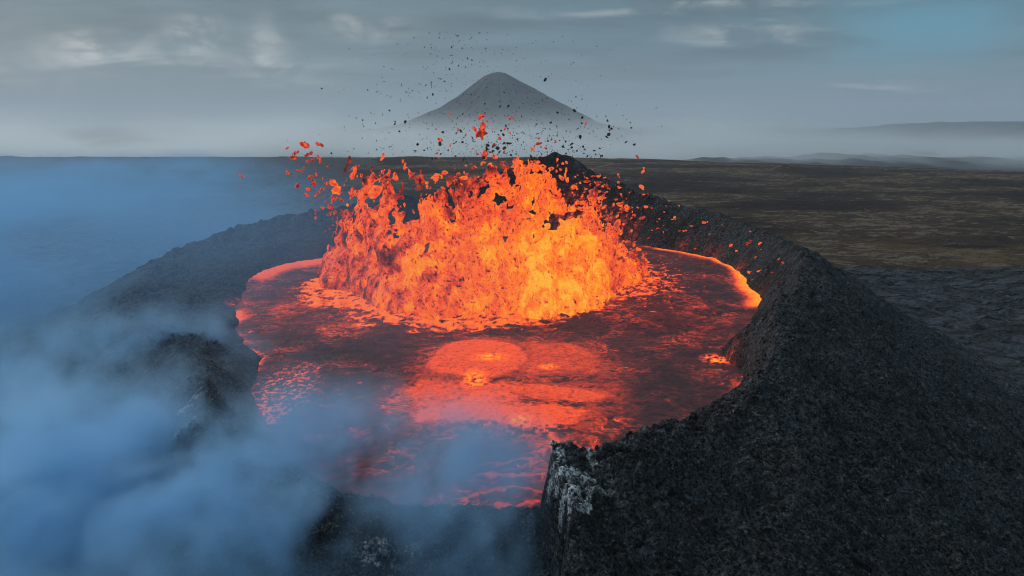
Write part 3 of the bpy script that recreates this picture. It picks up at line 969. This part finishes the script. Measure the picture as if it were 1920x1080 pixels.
for (u, v, sz, lb) in hero:
    if 'branching red' in lb:
        o_ = drop([branch], 'lava_clot', u, v, sz, 117, lb, 'lava clot', None)
        o_.rotation_euler = (0, 0, 0); o_.scale = (2.4, 2.4, 3.1)
        continue
    drop(clot_red if 'red' in lb else clot_orange, 'lava_clot', u, v, sz, random.uniform(113, 121), lb, 'lava clot', None)

n_c = 0
def scatter(n, uf, vf, sf, meshes, label, yr=(112, 124)):
    global n_c
    for i in range(n):
        drop(meshes, 'lava_clot', uf(), vf(), sf(), random.uniform(*yr), label, 'lava clot', CG + ', ' + label.split(' of ')[0][:0] + label)
        n_c += 1
g = random.gauss
U = random.uniform
L1 = 'small red clot among the spray left of the fountain'
for i in range(70):
    k = U(0, 1)
    drop(clot_red, 'lava_clot', g(570 + 55 * k, 22), 290 + 150 * k + g(0, 10), 4 + 9 * U(0, 1) ** 2, U(112, 122), L1, 'lava clot', 'red clots left of the fountain')
L2 = 'bright orange clot breaking off the fountain crest'
for i in range(75):
    u = U(790, 1110)
    v = np.interp(u, [p[0] for p in prof_px], [p[1] for p in prof_px])
    drop(clot_orange, 'lava_clot', u, v - abs(g(0, 22)) - 4, 5 + 13 * U(0, 1) ** 2, U(113, 122), L2, 'lava clot', 'orange clots over the fountain crest')
L3 = 'small red clot among the spray right of the fountain'
for i in range(85):
    u = g(1140, 42)
    drop(clot_red if i % 2 else clot_orange, 'lava_clot', u, U(325, 470) + max(0, (u - 1150)) * .3, 4 + 9 * U(0, 1) ** 2, U(114, 128), L3, 'lava clot', 'red clots right of the fountain')
L4 = 'tiny red clot high in the air over the fountain'
for i in range(40):
    drop(clot_red, 'lava_clot', g(910, 75), U(215, 320), 3 + 5 * U(0, 1) ** 2, U(113, 122), L4, 'lava clot', 'tiny red clots over the fountain')
TL = 'tiny black tephra fragment flying above the fountain'
for i in range(300):
    k = i / 300
    if k < .18:
        u, v, s_ = g(850, 45), U(60, 200), U(1.8, 3.4)
    elif k < .3:
        u, v, s_ = g(720, 60), U(150, 290), U(2, 4.5)
    elif k < .93:
        v = 300 - abs(g(0, 55)); u = g(960, 95); s_ = 2.2 + 4.8 * U(0, 1) ** 2
    else:
        u, v, s_ = U(1050, 1185), U(210, 300), U(2.2, 6)
    drop(teph, 'tephra_fragment', u, v, s_, U(112, 122), TL, 'tephra fragment', 'black tephra fragments over the fountain')

# glowing spatter that has fallen on the back wall and rim
axx = X / Yy * math.cos(PITCH) * 1.0
land = np.flatnonzero((cone_m > .8) & (s_m > .06) & (s_m < 1.05) & (X > 17) & (X < 62) & (Yy > 118) & (Yy < 192))
wl = 1.0 / (1 + (np.clip(X[land] - 20, 0, None) / 9) ** 2)
land = rng.choice(land, 110, replace=False, p=wl / wl.sum())
for i, k in enumerate(land):
    o_ = put('spatter_lump', random.choice(clot_orange if i % 2 else clot_red), None, 'small glowing spatter lump lying on the black rim behind the lake', 'lava spatter',
             'glowing spatter on the back right rim', loc=(float(X[k]), float(Yy[k]), float(Z[k]) + .12))
    q_s = (4 + 8 * U(0, 1) ** 2) / FOC * Yy[k]
    o_.scale = (q_s * U(.8, 1.5), q_s * U(.5, .9), q_s * U(.35, .6))
    o_.rotation_euler = (U(-.4, .4), U(-.5, .5), U(0, 6.28))

# finest ash and droplets, too many to count
NT_ = 900
tv = np.array([(1, 1, 1), (1, -1, -1), (-1, 1, -1), (-1, -1, 1)]) * .5
tf = np.array([(0, 1, 2), (0, 3, 1), (0, 2, 3), (1, 3, 2)])
av = np.zeros((NT_, 4, 3)); af = np.zeros((NT_, 4, 3), int)
for i in range(NT_):
    if i % 3:
        u, v = random.gauss(950, 100), 312 - abs(random.gauss(0, 62))
    else:
        u, v = random.gauss(900, 110), random.uniform(60, 290)
    yy = U(112, 122)
    sz = U(.8, 1.9) / FOC * yy
    av[i] = tv * sz * rng.uniform(.5, 1.2, (4, 1)) + at_y(u, v, yy)
    af[i] = tf + 4 * i
put('ash', mesh_np('ash', av.reshape(-1, 3), af.reshape(-1, 3), mt, None, False), 'stuff', 'fine black ash specks hanging over the fountain', 'ash')

# ------------------------------------------------------------------ loose clinker on the cone
def ico(seed):
    r = np.random.default_rng(seed)
    ph = (1 + 5 ** .5) / 2
    v = np.array([(-1, ph, 0), (1, ph, 0), (-1, -ph, 0), (1, -ph, 0), (0, -1, ph), (0, 1, ph), (0, -1, -ph), (0, 1, -ph), (ph, 0, -1), (ph, 0, 1), (-ph, 0, -1), (-ph, 0, 1)], float) / 1.9
    f = np.array([(0, 11, 5), (0, 5, 1), (0, 1, 7), (0, 7, 10), (0, 10, 11), (1, 5, 9), (5, 11, 4), (11, 10, 2), (10, 7, 6), (7, 1, 8), (3, 9, 4), (3, 4, 2), (3, 2, 6), (3, 6, 8), (3, 8, 9), (4, 9, 5), (2, 4, 11), (6, 2, 10), (8, 6, 7), (9, 8, 1)])
    return v * r.uniform(.6, 1.15, (12, 1)) * r.uniform(.7, 1.2, 3), f


NB = 24000
cand = np.flatnonzero((cone_m > .6) & (s_m > .35) & (np.hypot(X, Yy) < 120))
wts = np.hypot(X, Yy)[cand] ** .6
pick = rng.choice(cand, NB, p=wts / wts.sum())
V, Fc = [], []
shapes = [ico(i) for i in range(12)]
jit = rng.normal(0, .15, (NB, 2))
sizes = .06 + .16 * rng.random(NB) ** 3 * (1 + 1.6 * (rng.random(NB) > .98)) + .0006 * np.hypot(X, Yy)[pick]
allv = np.zeros((NB, 12, 3)); allf = np.zeros((NB, 20, 3), int)
for i in range(NB):
    v, f = shapes[i % 12]
    a = rng.uniform(0, 6.28)
    c, s_ = math.cos(a), math.sin(a)
    R_ = np.array([(c, -s_, 0), (s_, c, 0), (0, 0, 1)])
    k = pick[i]
    allv[i] = (v @ R_.T) * sizes[i] + (X[k] + jit[i, 0] * .3, Yy[k] + jit[i, 1] * .3, Z[k] + sizes[i] * .25)
    allf[i] = f + i * 12
me = mesh_np('clinker', allv.reshape(-1, 3), allf.reshape(-1, 3), M_CONE, {'mineral': np.repeat(minr[pick], 12), 'hot': np.repeat(hot[pick] * .6, 12)}, smooth=False)
put('clinker_rubble', me, 'stuff', 'loose black clinker blocks strewn over the crater rim', 'rubble')

# ------------------------------------------------------------------ far country
def far_height(x, y):
    z = -76 + 5 * fbm2(x / 500, y / 500, 4, .5, 701)
    # low hills at the right beyond the plain
    for (u, v, yy, wx_, h_) in [(1330, 296, 1750, 120, 22), (1480, 293, 1850, 150, 26), (1590, 296, 1800, 90, 26), (1655, 297, 1900, 110, 30), (1420, 298, 1650, 200, 15), (1720, 306, 1500, 140, 12), (1850, 303, 1900, 200, 24), (1560, 300, 1600, 230, 12)]:
        px = (u - 960) / FOC * yy
        z = z + .55 * h_ * np.exp(-((x - px) / wx_) ** 2 - ((y - yy) / 160) ** 2) * (1 + .9 * fbm2(x / 90, y / 90, 4, .6, 711))
    # long plateau at the right
    pl = sstep(1750, 3300, x) * sstep(3300, 4100, y + .12 * x) * sstep(7500, 5500, y)
    z = z + pl * (70 + 40 * sstep(2300, 3600, x) - 8 + 30 * fbm2(x / 420, y / 300, 6, .62, 721))
    # low dark rise in the mist on the left
    z = z + 42 * np.exp(-((x + 1570) / 210) ** 4 - ((y - 3000) / 260) ** 2)
    return z


gxx = np.r_[np.arange(-11000, -3000, 110.0), np.arange(-3000, 3600, 30.0), np.arange(3600, 11001, 110.0)]; gyy = np.r_[np.arange(900, 2200, 25.0), np.arange(2200, 6000, 50.0), np.arange(6000, 15001, 200.0)]
GX2, GY2 = np.meshgrid(gxx, gyy, indexing='ij')
GZ2 = far_height(GX2.astype(f32), GY2.astype(f32))
n_, m_ = GX2.shape
ii = np.arange(n_ * m_).reshape(n_, m_)
fq2 = np.stack([ii[:-1, :-1], ii[1:, :-1], ii[1:, 1:], ii[:-1, 1:]], -1).reshape(-1, 4)
mf = D.materials.new('far_rock')
mf.use_nodes = True
t = NT(mf.node_tree)
pos = t.n('ShaderNodeNewGeometry').outputs['Position']
fn = t.noise(pos, .006, 8, .65)
b = t.n('ShaderNodeBsdfPrincipled')
t.put(b.inputs['Base Color'], t.mix(t.smap(fn, .38, .62), (.010, .012, .013), (.045, .050, .050)))
b.inputs['Roughness'].default_value = .95
b.inputs['Specular IOR Level'].default_value = .1
bu = t.n('ShaderNodeBump'); bu.inputs['Strength'].default_value = .8; bu.inputs['Distance'].default_value = 14
t.put(bu.inputs['Height'], t.noise(pos, .012, 6, .62))
t.put(b.inputs['Normal'], bu.outputs[0])
o = t.n('ShaderNodeOutputMaterial'); t.t.links.new(b.outputs[0], o.inputs[0])
put('far_plain', mesh_np('far_plain', np.stack([GX2.ravel(), GY2.ravel(), GZ2.ravel()], 1), fq2, mf), 'structure', 'hazy lowland and plateau beyond the plain')

# the lone conical mountain
MY = 3500.0
sil = [(560, 262), (700, 246), (755, 236), (800, 217), (830, 203), (860, 185), (885, 164), (900, 151), (912, 142), (925, 136.5), (937, 135), (948, 137), (960, 144), (985, 160), (1010, 173), (1035, 187), (1060, 201), (1085, 214), (1110, 228), (1150, 240), (1300, 262)]
MXs = np.array([(u - 960) / FOC * MY * 1.0 for u, v in sil]); MZs = np.array([at_y(u, v, MY)[2] for u, v in sil])
mcx = (936 - 960) / FOC * MY
aa = np.linspace(-math.pi, math.pi, 361); rr = np.linspace(0, 1000, 161)
RR, AA = np.meshgrid(rr, aa, indexing='ij')
lz = np.interp(mcx - RR, MXs, MZs); rz = np.interp(mcx + RR, MXs, MZs)
kk = .5 + .5 * np.cos(AA)
mz = lz * (1 - kk) + rz * kk
mxx = mcx + RR * np.cos(AA); myy = MY + RR * np.sin(AA)
mz = mz + 1.8 * (4 * fbm2((mxx / 90).astype(f32), (myy / 90).astype(f32), 4, .5, 731) + 7 * fbm2((AA * 9).astype(f32), (RR / 300).astype(f32), 3, .5, 733)) * sstep(20, 200, RR)
mz = np.where(RR > 900, np.minimum(mz, mz - (RR - 900) * 1.0), mz)
n_, m_ = RR.shape
ii = np.arange(n_ * m_).reshape(n_, m_)
mq = np.stack([ii[:-1, :-1], ii[1:, :-1], ii[1:, 1:], ii[:-1, 1:]], -1).reshape(-1, 4)
put('mountain', mesh_np('mountain', np.stack([mxx.ravel(), myy.ravel(), mz.ravel()], 1), mq, mf), 'structure', 'lone dark conical mountain rising from the mist')


# ------------------------------------------------------------------ air: haze, mist, smoke
def box_mesh(name, x0, x1, y0, y1, z0, z1):
    v = np.array([(x, y, z) for x in (x0, x1) for y in (y0, y1) for z in (z0, z1)], float)
    f = np.array([(0, 1, 3, 2), (4, 6, 7, 5), (0, 4, 5, 1), (2, 3, 7, 6), (0, 2, 6, 4), (1, 5, 7, 3)])
    return mesh_np(name, v, f, None, None, False)


def vol_material(name, build, color, aniso, step=1.0):
    m = D.materials.new(name)
    m.use_nodes = True
    t = NT(m.node_tree)
    pv = t.n('ShaderNodeVolumePrincipled')
    t.put(pv.inputs['Color'], color)
    pv.inputs['Anisotropy'].default_value = aniso
    t.put(pv.inputs['Density'], build(t))
    o = t.n('ShaderNodeOutputMaterial')
    t.t.links.new(pv.outputs[0], o.inputs['Volume'])
    m.cycles.volume_step_rate = step
    m.cycles.volume_sampling = 'MULTIPLE_IMPORTANCE'
    return m


hz_me = box_mesh('haze', -12500, 12500, -300, 15500, -100, 420)
hz_me.materials.append(vol_material('haze_air', lambda t: 1.1e-4, (.78, .89, 1.0), 0.1))
put('haze', hz_me, 'stuff')


def vol_grid(name, lo, hi, res, build, color, aniso, kind_label, cat, gain):
    """A smoke body: its density is worked out once on a grid (Volume Cube), then rendered as a volume."""
    m = D.materials.new(name + '_air')
    m.use_nodes = True
    t = NT(m.node_tree)
    pv = t.n('ShaderNodeVolumePrincipled')
    t.put(pv.inputs['Color'], color)
    pv.inputs['Anisotropy'].default_value = aniso
    pv.inputs['Density Attribute'].default_value = ''
    dn = t.n('ShaderNodeAttribute', attribute_name='density').outputs['Fac']
    t.put(pv.inputs['Density'], t.m('MULTIPLY', dn, gain))
    o = t.n('ShaderNodeOutputMaterial')
    t.t.links.new(pv.outputs[0], o.inputs['Volume'])
    m.cycles.volume_sampling = 'MULTIPLE_IMPORTANCE'
    gt = D.node_groups.new(name + '_body', 'GeometryNodeTree')
    gt.interface.new_socket('Geometry', in_out='OUTPUT', socket_type='NodeSocketGeometry')
    g = NT(gt)
    pos = g.n('GeometryNodeInputPosition').outputs[0]
    vc = g.n('GeometryNodeVolumeCube')
    g.put(vc.inputs['Density'], build(g, pos))
    vc.inputs['Min'].default_value = lo
    vc.inputs['Max'].default_value = hi
    for a, r_ in zip(('Resolution X', 'Resolution Y', 'Resolution Z'), res):
        vc.inputs[a].default_value = r_
    sm_ = g.n('GeometryNodeSetMaterial')
    sm_.inputs['Material'].default_value = m
    go = g.n('NodeGroupOutput')
    gt.links.new(vc.outputs[0], sm_.inputs['Geometry'])
    gt.links.new(sm_.outputs[0], go.inputs[0])
    me = box_mesh(name, lo[0], hi[0], lo[1], hi[1], lo[2], hi[2])
    me.materials.append(m)
    ob = put(name, me, 'stuff', kind_label, cat)
    md = ob.modifiers.new('body', 'NODES')
    md.node_group = gt
    return ob


def mist_f(t, pos):
    x, y, z = t.sep(pos)
    n = t.noise(t.v('MULTIPLY', pos, (1, .7, 2.6)), .0022, 4, .55, .4)
    hgt = t.m('EXPONENT', t.m('DIVIDE', t.m('ADD', z, 60), t.smap(x, 500, 1400, -32, -26)))
    d = t.m('MULTIPLY', hgt, t.smap(n, .38, .62, .12, 1.8))
    d = t.m('MULTIPLY', d, t.smap(x, 600, 1900, 1.0, .30))
    d = t.m('MULTIPLY', d, t.m('MULTIPLY', t.smap(y, 1430, 2050), t.smap(y, 3200, 2950)))
    d = t.m('MULTIPLY', d, t.smap(z, 205, 110))
    d = t.m('MULTIPLY', d, t.m('MULTIPLY', t.smap(x, -2900, -2500), t.smap(x, 3600, 3200)))
    return t.m('MINIMUM', d, 1.5)


vol_grid('mist', (-2900, 1420, -90), (3600, 3200, 210), (330, 90, 75), mist_f, (.93, .985, 1.0), .4,
         'white mist bank behind the plain at the mountain foot', 'mist', 1.1e-2)

NEAR = [(480, 800, 4, 6, 5, 3, .5), (600, 850, 4, 7, 6, 3.5, .55), (760, 930, 4, 7, 5, 3.5, .6), (150, 620, 3, 15, 14, 4, .42), (40, 720, 3, 10, 10, 5, .5), (880, 880, 4, 5, 6, 4, .5), (930, 960, 5, 4.5, 4, 4, .45), (690, 850, 3, 7, 6, 3, .4), (130, 830, 5, 11, 9, 4.5, 1.2), (60, 960, 6, 10, 9, 5, 1.0), (330, 900, 5, 10, 8, 4.5, .9), (560, 900, 4, 9, 6, 4, .85), (200, 1040, 7, 9, 6, 4, .8),
        (800, 890, 4, 7.5, 6, 4.5, .65), (900, 1000, 5, 4.5, 4, 4.5, .55), (430, 1010, 5, 8, 5, 4, .55), (240, 690, 3, 13, 11, 4, .45), (380, 650, 3, 6, 8, 3, .5), (620, 820, 3, 8, 6, 3.5, .45)]


def smoke_f(t, pos):
    q = t.noise(pos, .09, 2, .5, out=1)
    wp = t.v('ADD', pos, t.v('SCALE', t.v('SUBTRACT', q, (.5, .5, .5)), 7.0))
    n = t.m('ADD', t.m('MULTIPLY', t.noise(wp, .10, 3, .5), .55), t.m('MULTIPLY', t.noise(t.v('ADD', wp, t.v('SCALE', q, 2.5)), .30, 6, .62), .45))
    tot = None
    for (u, v, z, rx, ry, rz, g_) in NEAR:
        p = t.v('MULTIPLY', t.v('SUBTRACT', wp, at(u, v, z)), (1 / rx, 1 / ry, 1 / rz))
        e = t.m('MULTIPLY', t.m('EXPONENT', t.m('MULTIPLY', t.v('DOT_PRODUCT', p, p), -1.1)), g_)
        tot = e if tot is None else t.m('ADD', tot, e)
    d = t.m('MULTIPLY', tot, t.smap(n, .44, .61, .0, 2.2))
    return t.m('MAXIMUM', t.m('SUBTRACT', d, .07), 0.0)


vol_grid('smoke', (-58, 26, -12), (8, 88, 17), (150, 140, 64), smoke_f, (.42, .73, 1.0), .35,
         'billowing blue smoke in front of the crater at lower left', 'smoke', .15)


def veil_f(t, pos):
    x, y, z = t.sep(pos)
    n = t.noise(t.v('MULTIPLY', pos, (1, .8, 2)), .022, 6, .60, .6)
    hg = t.smap(t.m('SUBTRACT', z, t.smap(y, 260, 140, 0, 14)), 9, -9)
    lim = t.m('SUBTRACT', t.m('MULTIPLY', y, -.36), 8.0)
    lx = t.smap(t.m('SUBTRACT', x, lim), 72, -80)
    d = t.m('MULTIPLY', t.m('MULTIPLY', hg, lx), t.smap(n, .38, .62, .15, 1.7))
    d = t.m('MULTIPLY', d, t.smap(t.noise(pos, .006, 3, .5), .40, .60, .55, 1.25))
    return t.m('MULTIPLY', d, t.m('MULTIPLY', t.m('MULTIPLY', t.smap(y, 62, 84), t.smap(y, 820, 560)), t.smap(y, 140, 600, 1.0, .26)))


vol_grid('smoke', (-560, 62, -19), (15, 820, 27), (190, 250, 28), veil_f, (.28, .58, .90), .35,
         'thin blue smoke veiling the lava field left of the crater', 'smoke', .025)
for m_ in D.materials:
    m_.cycles.emission_sampling = 'NONE'
